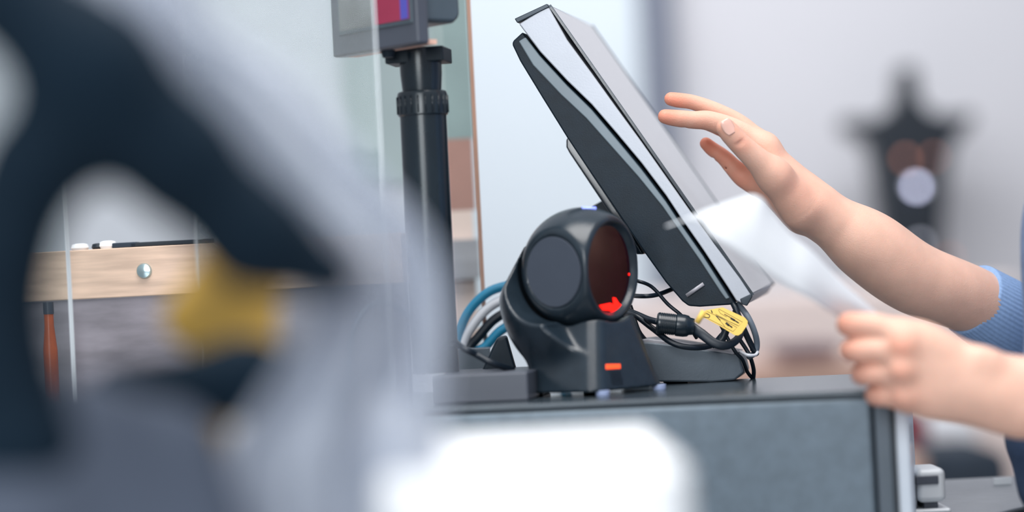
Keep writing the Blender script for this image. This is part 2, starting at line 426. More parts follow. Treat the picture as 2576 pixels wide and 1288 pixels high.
# mount slab behind
ms = [(1424, 350), (1432, 344), (1449, 372), (1560, 540), (1620, 640), (1600, 640), (1530, 532), (1432, 385), (1424, 370)]
prism('mount_plate', [S(px, py, .05) for px, py in ms], UM * .13, 'black_gloss', mon, bevel=.0015)
# neck and base of the stand
nk = [(1488, 519), (1528, 497), (1570, 600), (1570, 880), (1500, 880)]
prism('stand_neck', [S(px, py, .11) for px, py in nk], UM * .05, 'black_plastic', mon, bevel=.002)
BY = .065
def bb(px, py, y): return P(px, py, y)
bpts = [(1560, 868), (1628, 860), (1700, 868), (1790, 882), (1860, 893), (1871, 938), (1848, 957), (1790, 962), (1560, 960)]
base = prism('stand_base', [bb(px, py, BY + .03) for px, py in bpts], Vector((sin(YAW), cos(YAW), 0)) * .07, 'base_grey', mon, bevel=.002)
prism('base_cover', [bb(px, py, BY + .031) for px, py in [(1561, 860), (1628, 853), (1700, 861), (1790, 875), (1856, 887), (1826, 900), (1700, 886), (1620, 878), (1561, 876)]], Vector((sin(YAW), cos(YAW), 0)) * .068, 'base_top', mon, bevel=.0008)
for px in (1600, 1700, 1800):
    c = P(px, 960, BY + .050); lathe('foot', [(.010, 0), (.011, .002), (.011, c.z - 1.0 + .001)], (c.x, c.y, 1.0), Z, 'gap_black', mon, seg=20)

# ------------------------------------------------------------------ scanner
SC = P(1468, 677, .010); sp = MM(.010)
SW = Vector((.84, -.545, -.03)).normalized(); SS = Vector((-.665, -.745, -.03)).normalized(); SS2 = (SW * 2 * SS.dot(SW) - SS).normalized()
BW = Vector((.75, -.66, 0)).normalized(); BS = Vector((-.66, -.75, 0)).normalized()
scb = Vector((SC.x, SC.y, 1.0))
scan = empty('barcode_scanner', scb, 'round black barcode scanner with glowing red window, standing on the cash drawer', 'barcode scanner')
def sdot(X, Y, Zz, p, n): return (X - p[0]) * n[0] + (Y - p[1]) * n[1] + (Zz - p[2]) * n[2]
F = Field(SC - Vector((.056,) * 3), SC + Vector((.056,) * 3), .0011); sl, X, Y, Zz = F.full()
rad = np.sqrt((X - SC.x) ** 2 + (Y - SC.y) ** 2 + (Zz - SC.z) ** 2)
dW = sdot(X, Y, Zz, SC, SW); dS = sdot(X, Y, Zz, SC, SS)
D = rad - .0502
dS2 = sdot(X, Y, Zz, SC, SS2)
D = smax(D, dW - .0280, .003); D = smax(D, dS - .0375, .003); D = smax(D, dS2 - .0375, .003)
rw = np.sqrt(np.maximum(rad ** 2 - dW ** 2, 0))
D = smax(D, -np.maximum(rw - .0382 - (dW - .0280) * .7, .0225 - dW), .0012)        # flared window recess
rs = np.sqrt(np.maximum(rad ** 2 - dS ** 2, 0))
D = smax(D, -np.maximum(rs - .0290, .0362 - dS), .0008)                              # shallow seat of the side cap
F.F = D.astype(np.float32); me, _ = F.mesh('head'); link('head', me, 'scanner', scan)
lathe('side_cap', [(.0280, 0), (.0282, .0010), (.0278, .0016)], SC + SS * .0359, SS, 'scanner_cap', scan)
lathe('side_cap', [(.0280, 0), (.0282, .0010), (.0278, .0016)], SC + SS2 * .0374, SS2, 'scanner_cap', scan)
wn_ = lathe('scan_window', [(.0352, 0), (.0354, .001), (.0350, .0018)], SC + SW * .0212, SW, 'scan_glass', scan); wn_['label'] = 'dark red scanning window'
# red laser trace seen in the window
def wp(px, py, h): return PP(px, py, SC + SW * h, SW)
prism('laser_trace', [wp(*q, .0233) for q in [(1507, 768), (1534, 762), (1543, 766), (1541, 748), (1548, 749), (1556, 762), (1567, 770), (1556, 782), (1540, 790), (1535, 782), (1516, 780)]], SW * .0004, 'laser', wn_)
lathe('laser_dot', [(.0011, 0), (.0011, .0004)], wp(1582, 690, .0233), SW, 'laser', wn_, seg=16)
tube('status_light', [SC + (Vector((.001, -.010, .0486))), SC + Vector((.012, -.008, .0479))], .0018, 'led_blue', scan, sm=1, flat=1.5)
# body: shell behind the head and flared skirt
lo = Vector((SC.x - .085, SC.y - .085, .9995)); hi = Vector((SC.x + .095, SC.y + .085, SC.z + .03))
F = Field(lo, hi, .0013); sl, X, Y, Zz = F.full()
CB = P(1448, 735, .017)
rb = np.sqrt((X - CB.x) ** 2 + (Y - CB.y) ** 2 + ((Zz - CB.z) * .86) ** 2) - .0625
rad = np.sqrt((X - SC.x) ** 2 + (Y - SC.y) ** 2 + (Zz - SC.z) ** 2); dW = sdot(X, Y, Zz, SC, SW); dS = sdot(X, Y, Zz, SC, SS)
rs = np.sqrt(np.maximum(rad ** 2 - dS ** 2, 0))
sh = smax(rb, dW + .004 - np.maximum(SC.z - .045 - Zz, 0) * 1.0, .004)
sh = smax(sh, ((Zz - SC.z - .024) - 1.7 * (X - SC.x + .045)) * .5, .004); sh = smax(sh, Zz - SC.z - .022, .003)
sh = smax(sh, -(rs - .0400), .003)                                                  # open round the side caps
q0 = Vector((SC.x, SC.y, 1.0))
hz = np.clip((Zz - 1.0) / .07, 0, 1.4)
def fr(n, a, b):
    nn = Vector((n.x, n.y, 0)).normalized(); return (sdot(X, Y, Zz, q0, nn) - (a + (b - a) * hz)) * .96
fs = smax(fr(BW, .047, .028), fr(-BW, .034, .032), .006)
fs = smax(fs, smax(fr(BS, .051, .024), fr(-BS, .045, .030), .004), .016)
fs = smax(fs, Zz - (SC.z - .012), .004)
body = smin(fs, sh, .010)
body = smax(body, -(rad - .0528), .002)
body = smax(body, 1.0035 - Zz, .001)
F.F = body.astype(np.float32); me, _ = F.mesh('stand_shell'); shell = link('stand_shell', me, 'scanner', scan)
for a, b in ((.043, .036), (.043, -.036), (-.028, .034), (-.028, -.034)):
    c = q0 + BW * a + BS * b
    lathe('pad', [(.0050, 0), (.0055, .001), (.0055, .0045)], (c.x, c.y, 1.0), Z, 'pad_blue' if a > 0 else 'gap_black', scan, seg=20)
# front face details
fn = BW; fz = (fn * .07 + Z * .020).normalized(); fp0 = q0 + fn * .0468
def fpx(px, py, e=0): return PP(px, py, fp0 + fz * e, fz)
prism('indicator', [fpx(*q, -.001) for q in ((1520, 918), (1556, 917), (1557, 929), (1521, 931))], fz * .0022, 'led_orange', shell, bevel=.0004)['label'] = 'orange glowing indicator bar'
for i in range(5):
    y = 936 + i * 7; prism('rib', [fpx(1530 + i * 1.5, y, -.001), fpx(1557 + i * 1.5, y - 1, -.001), fpx(1558 + i * 1.5, y + 2.5, -.001), fpx(1531 + i * 1.5, y + 3.5, -.001)], fz * .0020, 'gap_black', shell)
# tail fin behind at the left
prism('rear_fin', [P(1212, 932, .045), P(1250, 852, .045), P(1275, 846, .045), P(1300, 934, .045)], Vector((.0, .05, 0)), 'black_plastic', scan, bevel=.002)

# ------------------------------------------------------------------ customer display on pole
PY = .02; pb = P(1097, 935, PY)
pole = empty('customer_display', Vector((pb.x, pb.y, 1.0)), 'customer display with dark framed colour screen on a black pole', 'display')
bs = .0
pbase = box('pole_base', (-.1955, .052, 1.0), (-.1205, .165, 1.0225), 'frame_dark', pole, bevel=.0015, rot=bx)
pbase['label'] = 'flat dark grey block under the pole'
x0, y0 = pb.x, pb.y
def zz(py): return P(1065, py, PY).z
ztop = zz(118)
lathe('pole', [(.0190, 0), (.0190, zz(290) - 1.0225)], (x0, y0, 1.0225), Z, 'black_satin', pole)
col_z = zz(292)
bm_prof = [(.0195, 0), (.0205, .001), (.0205, .0170), (.0196, .0195), (.017, .0205)]
collar = lathe('collar', bm_prof, (x0, y0, col_z), Z, 'black_satin', pole, seg=64)
for k in range(22):
    a = 2 * pi * k / 22; c = Vector((x0 + cos(a) * .0205, y0 + sin(a) * .0205, 0))
    tube('grip_rib', [Vector((c.x, c.y, col_z + .002)), Vector((c.x, c.y, col_z + .016))], .0008, 'black_satin', collar, seg=6, sm=1)
lathe('upper_pole', [(.0158, 0), (.0170, .015), (.0172, zz(145) - col_z - .019), (.0172, zz(122) - col_z - .019)], (x0, y0, col_z + .019), Z, 'black_satin', pole)
PH = R(50); FD = Vector((cos(PH), -sin(PH), 0)); SD = Vector((sin(PH), cos(PH), 0))    # along the front (towards us), along the side
C0 = P(1052, 112, -.055)
zb = P(832, 146, C0.y + .0885).z
def dsp(v): return Vector((C0.x, C0.y, zb)) + FD * v.x + SD * v.y + Z * v.z
LF = .114
ff = box('front_frame', (-LF, 0, 0), (0, .012, .16), 'frame_dark', pole, bevel=.0022, rot=dsp)
ub = box('underside_lit', (-LF + .004, .0122, .0002), (-.004, .022, .004), 'pink_under', ff, rot=dsp); ub['label'] = 'underside lip with its pinkish light painted in'  # pinkish light under the frame, painted as a pale strip
box('inner_rim', (-LF + .011, -.0012, .0165), (-.005, .002, .15), 'shell_grey', ff, bevel=.0008, rot=dsp)
sc_ = box('screen', (-LF + .014, -.0018, .0200), (-.053, .001, .148), 'scr_olive', ff, rot=dsp); sc_['label'] = 'dim olive half of the colour screen'
sc2 = box('screen_picture', (-.053, -.0018, .0200), (-.008, .001, .148), 'scr_red', ff, rot=dsp); sc2['label'] = 'dark red picture on the colour screen'
box('screen_picture', (-.018, -.0022, .0205), (-.0085, -.0017, .040), 'scr_blue', ff, rot=dsp)['label'] = 'blue patch of the colour screen'
shp = [(.012, .004), (.046, .004), (.052, .010), (.052, .034), (.056, .044), (.066, .052), (.066, .150), (.012, .150)]
prism('rear_shell', [dsp(Vector((-.009, a, b + .014))) for a, b in shp], FD * -(LF - .022), 'shell_grey', pole, bevel=.004, segs=4)
box('tilt_mount', (-.03, -.016, -.010), (.018, .022, .002), 'black_plastic', pole, bevel=.001, rot=lambda v: Vector((x0 + .004, y0, zz(128))) + A * v.x + B * v.y + Z * v.z)
kb = dsp(Vector((-.055, .012, -.0055))); lathe('button', [(.0045, 0), (.006, .006)], kb, Z, 'black_plastic', pole, seg=20)

# ------------------------------------------------------------------ acrylic panes
def pane(name, pa, pb_, z0, z1, label, edge='pane_edge', th=.0035, group=None, right=True, left=False):
    a = Vector((pa.x, pa.y, 0)); b = Vector((pb_.x, pb_.y, 0)); d = (b - a).normalized(); n = Vector((-d.y, d.x, 0)) * th
    e = empty(name, Vector(((a.x + b.x) / 2, (a.y + b.y) / 2, z0)), label, 'acrylic pane', group)
    prism('pane', [a + Z * z0, b + Z * z0, b + n + Z * z0, a + n + Z * z0], Z * (z1 - z0), 'acrylic', e)
    if right: prism('polished_edge', [b + Z * z0, b + d * .0012 + Z * z0, b + d * .0012 + n + Z * z0, b + n + Z * z0], Z * (z1 - z0), edge, e)
    if left: prism('polished_edge', [a + Z * z0, a - d * .0012 + Z * z0, a - d * .0012 + n + Z * z0, a + n + Z * z0], Z * (z1 - z0), edge, e)
    return e
pane('acrylic_screen', P(500, 800, -.17), P(968, 600, -.17), .89, 1.45, 'clear acrylic pane whose bright edge crosses in front of the customer display', left=True)
pane('acrylic_screen', P(1140, 600, .28), P(1203, 600, .22), .89, 1.45, 'clear acrylic pane with thin warm edge behind the display pole', edge='pane_edge_warm')
pane('acrylic_screen', P(-60, 800, .06), P(174, 800, .0), .89, 1.45, 'clear acrylic pane at the far left in front of the wooden rail', left=False)

# ------------------------------------------------------------------ wooden display at the left
wr = empty('wooden_rail', P(550, 950, .16), 'pale wooden rail with a round metal screw cap above the dark wood panel', 'wooden rail')
ra = P(60, 642, .15); rbp = P(1010, 612, .10); zt = (ra.z + rbp.z) / 2; ht = .0425
dv = (rbp - ra); dv.z = 0; L = dv.length; dv.normalize(); nv = Vector((-dv.y, dv.x, 0))
def rl(v): return Vector((ra.x, ra.y, P(170, 628, .10).z)) + dv * v.x + nv * v.y + Z * v.z
box('rail', (-.08, 0, -ht), (L, .02, 0), 'wood_light', wr, bevel=.001, rot=rl)
sp_ = P(333, 682, .10); sq = (sp_ - rl(Vector((0, 0, 0)))).dot(dv); sz = sp_.z - rl(Vector((0, 0, 0))).z
lathe('screw_cap', [(.0067, 0), (.0067, .0015), (.0058, .0028), (.003, .0034), (.001, .0036)], rl(Vector((sq, 0, sz))), -nv, 'chrome', wr, seg=32)
box('backing_panel', (-.08, .002, .89 - rl(Vector((0, 0, 0))).z), (L, .018, -ht - .0002), 'wood_grey', wr, rot=rl)
# small goods lined up on the rail
r0 = rl(Vector((0, 0, 0)))
def onrail(px): q = P(px, 625, .10); return (q - r0).dot(dv)
for i, (px, wd, hh, m_, lab) in enumerate([(200, .012, .0045, 'gap_black', 'small black clip on the rail near the pane edge'), (226, .016, .006, 'white_box', 'small white oval pebble on the wooden rail'),
                                      (275, .022, .0045, 'night', 'short dark blue strip lying on the wooden rail'), (400, .072, .004, 'gap_black', 'long thin dark strip lying along the wooden rail'), (150, .016, .005, 'white_soft', 'small white piece on the rail behind the left pane')]):
    s0 = onrail(px)
    o = lathe('rail_item', [(wd * .40, 0), (wd * .5, hh * .4), (wd * .42, hh), (wd * .2, hh * 1.15)], rl(Vector((s0, .010, 0))), Z, m_, None, seg=24) if wd < .02 else box('rail_item', (s0 - wd / 2, .004, 0), (s0 + wd / 2, .016, hh), m_, None, bevel=.001, rot=rl)
    tag(o, lab, 'small item', None)
# block of the second rail, right of the pole

# added panel behind; its pink part paints a reflection in the acrylic
def strip(name, x0_, x1_, y0_, y1_, m_, par, d=.50, t=.006):
    a = P(x0_, (y0_ + y1_) / 2, d); b = P(x1_, (y0_ + y1_) / 2, d); zt_ = P((x0_ + x1_) / 2, y0_, d).z; zb_ = P((x0_ + x1_) / 2, y1_, d).z
    return box(name, (a.x, d, zb_), (b.x, d + t, zt_), m_, par)
pp_ = empty('tinted_panel', P(1120, 900, .5), 'narrow upright added panel, greenish above and a pink acrylic reflection painted in below, behind the pole', 'panel')
ppx = 1150
strip('panel_top', 1085, 1180, -150, 350, 'print_green', pp_); strip('panel_middle', 1097, 1192, 350, 530, 'print_red', pp_); strip('panel_bottom', 1108, 1206, 530, 1200, 'reflect_pink', pp_)
strip('wooden_crossbar', 1085, 1206, 603, 703, 'wood_dull', pp_, d=.485, t=.015)['label'] = 'grey-brown wooden crossbar'
strip('panel_stand', 1130, 1180, 1199, 2900, 'reflect_pink', pp_)
# white display case seen through the left panes
dc = P(400, 600, 2.0); ws = empty('display_case', (dc.x, 2.1, 0), 'tall pale grey display case behind the wooden rail', 'display case')
box('case', (P(-350, 600, 2.0).x, 2.0, 0), (P(1130, 600, 2.0).x, 2.3, 2.2), 'case_pale', ws, bevel=.01)
box('printed_front', (P(880, 600, 2.0).x, 1.985, P(1000, 470, 2.0).z), (P(1120, 600, 2.0).x, 1.999, 2.15), 'poster_green', ws)['label'] = 'grey-green printed front'
bo = empty('streak', P(130, 1000, .09), 'thin orange bottle added as a reflection in the left acrylic pane', 'streak')  # added shape standing in for an orange reflection in the pane
for px, y_, rr, nm in ((128, 0, .006, 'body'),):
    c = P(px, 900, .09); zt_ = P(px, 790, c.y).z
    lathe('body', [(.005, 0), (.006, .005), (.006, zt_ - .89 - .03), (.004, zt_ - .89 - .01), (.004, zt_ - .89)], (c.x, c.y, .89), Z, 'orange_reflect', bo, seg=24)
    lathe('cap', [(.0045, 0), (.0045, .01)], (c.x, c.y, zt_), Z, 'frame_dark', bo, seg=16)

# ------------------------------------------------------------------ cables
def cab(name, pts, r, m_, label, flat=1.0, cat='cable', parent=None, seg=10):
    o = tube(name, [P(*q) for q in pts], r, m_, parent, seg=seg, flat=flat)
    if parent is None: tag(o, label, cat)
    return o
cab('cable', [(882, 1010, .03), (880, 900, .03), (893, 820, .03), (930, 770, .04), (970, 763, .05), (1015, 785, .06), (1060, 830, .075), (1080, 870, .085)], .0024, 'cable_grey', 'grey cable looping upward left of the display pole')
cab('cable', [(1045, 770, .17), (1010, 850, .15), (980, 900, .12), (950, 1000, .10)], .0026, 'cable_grey', 'grey cable crossing low behind the display pole')
cab('cable', [(1130, 845, .075), (1160, 872, -.01), (1200, 893, -.012), (1240, 914, -.015), (1290, 930, .0)], .0027, 'cable_black', 'black cable running from the pole to the scanner base')
for i, (dx, m_, lab) in enumerate([(0, 'cable_teal', 'outermost teal cable arching behind the scanner'), (1, 'cable_white', 'white cable arching between the teal and black cables'), (2, 'cable_black', 'black cable arching inside the white one behind the scanner'), (3, 'cable_teal', 'innermost teal cable behind the scanner')]):
    o_ = dx * 30
    cab('cable', [(1146 + o_ * .3, 985, .20), (1148 + o_ * .45, 870 + o_ * .3, .21), (1172 + o_ * .55, 795 + o_ * .85, .21), (1215 + o_ * .45, 745 + o_ * 1.0, .21), (1262 + o_ * .3, 722 + o_ * 1.05, .21), (1330, 716 + o_ * 1.05, .21), (1400, 760 + o_, .21), (1430, 990, .21)], .0044, m_, lab)
bk = box('router', (P(1145, 900, .195).x, .16, 1.0), (P(1235, 900, .195).x, .185, P(1180, 877, .16).z), 'base_grey', None, bevel=.001); tag(bk, 'low dark grey box behind the pole base', 'box')
# cables round the ferrite
CY = .10
cab('cable', [(1560, 700, 0.170), (1600, 706, CY), (1640, 722, CY), (1680, 765, CY), (1720, 800, CY), (1752, 850, 0.120)], .0016, 'cable_black', 'thin black cable sloping down from the scanner to the plug')
cab('cable', [(1560, 740, 0.170), (1610, 745, CY), (1650, 742, CY), (1690, 728, 0.120), (1720, 715, 0.160)], .0020, 'cable_black', 'short black cable curving up to the screen housing')
cab('cable', [(1545, 790, 0.160), (1590, 790, 0.090), (1640, 825, 0.080), (1690, 862, 0.070), (1740, 874, 0.070), (1790, 868, 0.080), (1820, 840, 0.100), (1860, 800, 0.120)], .0026, 'cable_black', 'thick black cable sagging under the ferrite core')
cab('cable', [(1585, 770, 0.130), (1605, 830, 0.120), (1625, 858, 0.130), (1640, 880, 0.170)], .0022, 'cable_black', 'black cable dropping behind the scanner skirt')
fer = empty('power_lead', P(1700, 815, 0.070), 'black lead with a ribbed ferrite core hanging under the screen', 'power lead')
tube('lead', [P(1560, 775, 0.140), P(1600, 790, 0.100), P(1630, 803, 0.078), P(1655, 810, 0.070)], .0027, 'cable_black', fer)
fa, fb = P(1652, 812, 0.070), P(1745, 822, 0.070); fd = (fb - fa); fl_ = fd.length
pf = [(.0075, 0), (.0088, .001)]
for i in range(9): h0 = .002 + i * .0015; pf += [(.0090, h0), (.0090, h0 + .0009), (.0083, h0 + .0011), (.0083, h0 + .0014)]
pf += [(.0092, .0162), (.0094, .018), (.0094, .0225), (.0088, .026), (.0074, .0275), (.0068, fl_)]
lathe('ferrite_core', pf, fa, fd, 'black_satin', fer, seg=36)
tube('flat_lead', [P(1740, 822, 0.070), P(1765, 840, 0.065), P(1795, 862, 0.062), P(1825, 869, 0.062), P(1850, 858, 0.066), P(1863, 838, 0.074), P(1862, 815, 0.080), P(1850, 780, 0.100)], [.0040, .0042, .0040, .0037, .0033, .0030, .0028, .0026], 'cable_black', fer, flat=.35)
# tag
tg = empty('warning_tag', P(1830, 810, 0.070), 'yellow warning tag with small black plug drawings hanging below the screen', 'tag')
TN = Vector((-.15, -1, .25)).normalized(); T0 = P(1830, 810, 0.058)
def tp(px, py, e=0): return PP(px, py, T0 + TN * e, TN)
lsh = prism('label_sheet', [tp(*q) for q in [(1768, 787), (1776, 780), (1795, 777), (1818, 773), (1874, 799), (1881, 808), (1880, 817), (1866, 838), (1857, 844), (1848, 843), (1812, 821), (1775, 801), (1764, 797)]], -TN * .0006, 'tag_yellow', tg)
tube('rolled_loop', [tp(1771, 783, 0.072), tp(1753, 812, 0.072)], .0024, 'tag_yellow', tg, sm=1)
def stroke(pts, wd=.9, sm=1):
    tube('print', [tp(*q, .0002) for q in pts], wd * MM(.07), 'ink', lsh, seg=5, sm=sm, flat=.25)
stroke([(1776, 788), (1784, 792), (1785, 797), (1780, 799), (1770, 797)], 1.1, 4)
stroke([(1778, 783), (1855, 818)], .4); stroke([(1781, 801), (1825, 824), (1844, 834)], .4)
stroke([(1844, 834), (1854, 824), (1811, 799), (1803, 795)], .4)
stroke([(1808, 777), (1868, 810), (1858, 820), (1833, 808), (1800, 790)], .4)
stroke([(1801, 794), (1812, 806)], 1.1); stroke([(1811, 806), (1824, 822)], .4); stroke([(1789, 780), (1792, 787)], 1.3)
for a, b, w_ in (((1822, 790), (1838, 799), .9), ((1838, 800), (1848, 806), 2.6), ((1848, 806), (1856, 811), 1.6), ((1856, 811), (1859, 813), 1.2),
                ((1826, 812), (1834, 819), 2.8), ((1834, 818), (1842, 824), 1.7), ((1807, 779), (1812, 788), .4), ((1812, 788), (1828, 797), .4)): stroke([a, b], w_)
# leads at the right of the tag
cab('cable', [(1838, 752, 0.090), (1850, 775, 0.080), (1872, 830, 0.080), (1890, 868, 0.085), (1903, 892, 0.090)], .0026, 'cable_black', 'black lead running down behind the yellow tag')
cab('cable', [(1856, 764, .09), (1880, 795, .08), (1897, 832, .08), (1904, 862, .085), (1900, 886, .09), (1884, 898, .10)], .0026, 'cable_grey', 'grey lead bowing out at the right of the tag')
cab('cable', [(1812, 815, 0.090), (1830, 850, 0.090), (1850, 885, 0.090), (1868, 905, 0.095), (1880, 935, 0.110), (1893, 952, 0.120)], .0016, 'cable_black', 'thin black lead hanging from the screen to the drawer top')
cab('cable', [(1858, 850, 0.100), (1878, 880, 0.100), (1888, 900, 0.100), (1896, 930, 0.110), (1895, 953, 0.120)], .0018, 'cable_black', 'thin black lead ending upright beside the stand base')
cab('cable', [(1830, 820, 0.090), (1815, 855, 0.090), (1790, 868, 0.090)], .0034, 'cable_black', 'short thick black lead crossing under the tag')
tie = tube('cable_tie', [P(1862, 884, 0.090), P(1880, 893, 0.075), P(1900, 893, 0.080), P(1905, 882, 0.090), P(1890, 880, 0.100)], .0013, 'cable_white', None); tag(tie, 'white cable tie holding the leads beside the stand base', 'cable tie')

# ------------------------------------------------------------------ things at the right edge of the counter
ad = empty('card_terminal', P(2330, 1230, .02), 'white and grey plug unit standing beside the drawer front', 'device')
c1 = P(2295, 1258, .03); c2 = P(2362, 1170, .03)
zt_ = c2.z
box('case', (c1.x, .0, c1.z + .0), (c2.x, .05, zt_), 'adapter_white', ad, bevel=.005)
box('dark_band', (c1.x - .001, -.0012, zt_ - .0125), (c2.x - .006, .03, zt_ - .0055), 'frame_dark', ad, bevel=.0008)
box('lower_case', (c1.x - .004, .0, .89), (c2.x + .003, .055, c1.z - .005), 'adapter_white', ad, bevel=.004)
box('joint', (c1.x + .006, .008, c1.z - .006), (c2.x - .006, .045, c1.z + .001), 'frame_dark', ad)
tube('knob', [P(2362, 1198, .02), P(2372, 1196, .02)], .0022, 'chrome', ad, sm=1)

# ------------------------------------------------------------------ far background
def bgbox(name, x0_, x1_, y0_, y1_, d, m_, label, cat, depth=.3, bev=.02, ground=True):
    a = P(x0_, y1_, d); b = P(x1_, y0_, d)
    o = box(name, (a.x, d, 0 if ground else a.z), (b.x, d + depth, b.z), m_, None, bevel=bev)
    return tag(o, label, cat)
lf = P(2510, 1240, .225); o_l = box('leaflet', (lf.x - .003, .222, .89), (lf.x + .012, .228, P(2510, 1203, .225).z), 'paper', None); tag(o_l, 'white leaflet with a red edge standing on the worktop beside the person', 'leaflet')
bgbox('cabinet', 1560, 2560, 700, 2000, 4.6, 'cream', 'low cream cabinet along the far wall behind the screen', 'cabinet', .5, .02)
bgbox('storage_box', 1960, 2120, 868, 905, 3.8, 'plum', 'dark plum box on the low table behind the till', 'box', .3, .01, False)
bgbox('side_table', 1900, 2260, 905, 2600, 3.75, 'tan', 'tan side table carrying the plum box', 'table', .5, .01)
bgbox('crate', 2262, 2338, 1035, 2600, 2.75, 'brick', 'dark red crate stack behind the drawer front', 'crate', .3, .02)
bgbox('carton', 2340, 2384, 1150, 2600, 2.35, 'tan', 'tan carton standing on the floor behind the counter', 'carton', .3, .02)
bgbox('waste_bin', 2412, 2540, 1130, 2600, 2.3, 'night', 'dark navy bin behind the counter beside the person', 'bin', .3, .03)
bgbox('stool', 2330, 2460, 1055, 2600, 3.0, 'white_soft', 'pale rounded box stool behind the near hand', 'stool', .3, .02)
# ornate black lantern in front of the far wall
LY = 5.6; mpx = MM(LY); lb = P(2290, 700, LY)
lan = empty('floor_lantern', Vector((lb.x, LY, 0)), 'ornate black floor lantern with three pointed crown and its glints added as glowing spots, against the wall', 'lantern')
xl = lb.x
def lz(py): return P(2290, py, LY).z
bm = bmesh.new()
prof = [(2212, 640), (2222, 560), (2205, 440), (2190, 360), (2120, 322), (2125, 295), (2200, 300), (2236, 280), (2262, 250), (2266, 165), (2306, 165), (2316, 250), (2345, 282), (2385, 288), (2450, 280), (2452, 305), (2400, 360), (2385, 440), (2375, 560), (2372, 640), (2400, 700), (2400, 780), (2220, 780)]
prism('body', [P(a, b, LY) for a, b in prof], Vector((0, .16, 0)), 'lantern', lan, bevel=.01)
lathe('stem', [(.16, 0), (.16, .03), (.03, .06), (.03, lz(775))], (xl, LY + .08, 0), Z, 'lantern', lan, seg=24)
for px, py, m_, rr in ((2305, 470, 'glint', .013), (2314, 471, 'glint_dim', .012), (2296, 468, 'glint_dim', .010), (2315, 612, 'glint_dim', .011), (2278, 400, 'glint_warm', .012), (2350, 395, 'glint_warm', .010), (2390, 650, 'glint_warm', .010)):
    c = P(px, py, LY - .012)
    lathe('glint', [(rr * .3, -rr), (rr * .8, -rr * .6), (rr, 0), (rr * .8, rr * .6), (rr * .3, rr)], c, Z, m_, lan, seg=16)  # added glowing spots where the black metal glints

# ------------------------------------------------------------------ foreground, close to the lens
FY = -1.02
F = Field(P(-260, 1400, FY - .1) + Vector((0, 0, 0)), P(1010, -260, FY + .12), .004)
def q3(px, py, dy=0): return tuple(P(px, py, FY + dy))
mf = MM(FY)
for a, b, ra_, rb_ in (((-120, -140, .0), (230, 170, 0), 130, 148), ((230, 170, 0), (440, 390, .01), 148, 128), ((440, 390, .01), (640, 590, .02), 128, 115), ((640, 590, .02), (830, 690, .03), 112, 70),
                      ((260, 240, 0), (80, 430, 0), 110, 105), ((80, 430, 0), (-10, 650, 0), 105, 112), ((-10, 650, 0), (-20, 880, 0), 110, 110), ((-20, 880, 0), (40, 1120, 0), 120, 170)):
    F.cone(q3(*a), q3(*b), ra_ * mf, rb_ * mf, .02)
me, _ = F.mesh('handle')
bag = empty('shoulder_bag', P(150, 1300, FY), 'black bag handle arching large and blurred across the left foreground', 'bag')
link('handle', me, 'strap_navy', bag)
F = Field(P(-400, 2500, FY - .12), P(1100, 800, FY + .2), .006)
for a, b, ra_, rb_ in (((40, 1120, 0), (60, 2200, 0), 150, 260), ((200, 1130, .03), (400, 2200, .04), 190, 280), ((420, 1150, .05), (620, 2200, .06), 150, 260)):
    F.cone(q3(*a), q3(*b), ra_ * mf, rb_ * mf, .02)
F.F = smax(F.F, (P(0, 0, 0).z * 0 + .892 - F.full()[3]).astype(np.float32), .004)
me, _ = F.mesh('bag_body'); link('bag_body', me, 'bag_slate', bag)['label'] = 'slate grey bag body'
# dark bundle under the arch
F = Field(P(50, 1250, FY + .02), P(1050, 780, FY + .28), .004)
for a, b, ra_, rb_ in (((300, 990, .12), (620, 955, .13), 90, 95), ((620, 955, .13), (880, 985, .14), 90, 55)):
    F.cone(q3(*a), q3(*b), ra_ * mf, rb_ * mf, .02)
me, _ = F.mesh('dark_pouch'); dp = link('dark_pouch', me, 'strap_navy', None); tag(dp, 'dark navy pouch lying on the bag, blurred, under the arching handle', 'pouch')
# yellow packet
F = Field(P(250, 2600, FY + .14), P(850, 560, FY + .30), .005)
for a, b, ra_, rb_ in (((470, 800, .20), (600, 700, .20), 65, 85), ((600, 720, .20), (600, 860, .20), 85, 70), ((600, 860, .20), (590, 2300, .20), 70, 80)):
    F.cone(q3(*a), q3(*b), ra_ * MM(FY + .2), rb_ * MM(FY + .2), .02)
F.F = smax(F.F, (.8905 - F.full()[3]).astype(np.float32), .003)
me, _ = F.mesh('yellow_packet'); yp = link('yellow_packet', me, 'yellow', None); tag(yp, 'tall yellow packet blurred below the black handle, over the dark wood panel', 'packet')
# translucent plastic wrap falling to the right of the handle
rows = [(-80, 60, 480), (60, 150, 560), (180, 250, 730), (300, 330, 840), (420, 430, 930), (540, 560, 1040), (660, 680, 1110), (780, 760, 1125), (900, 720, 1125), (1020, 640, 1120), (1160, 560, 1110), (1400, 560, 1110)]
G = []
rs_ = spline([Vector(r_) for r_ in rows], 5)
for i, r_ in enumerate(rs_):
    row = []
    for j in range(41):
        t = j / 40; px = r_.y + (r_.z - r_.y) * t
        row.append(P(px, r_.x, -.95 + .012 * sin(t * 13 + i * .12) + .006 * sin(t * 29 - i * .2) + .02 * t))
    G.append(row)
sheet('plastic_wrap', G, 'plastic_film', None, .0004); tag(bpy.data.objects['plastic_wrap'], 'pale translucent plastic wrap draped beside the black handle', 'plastic wrap')
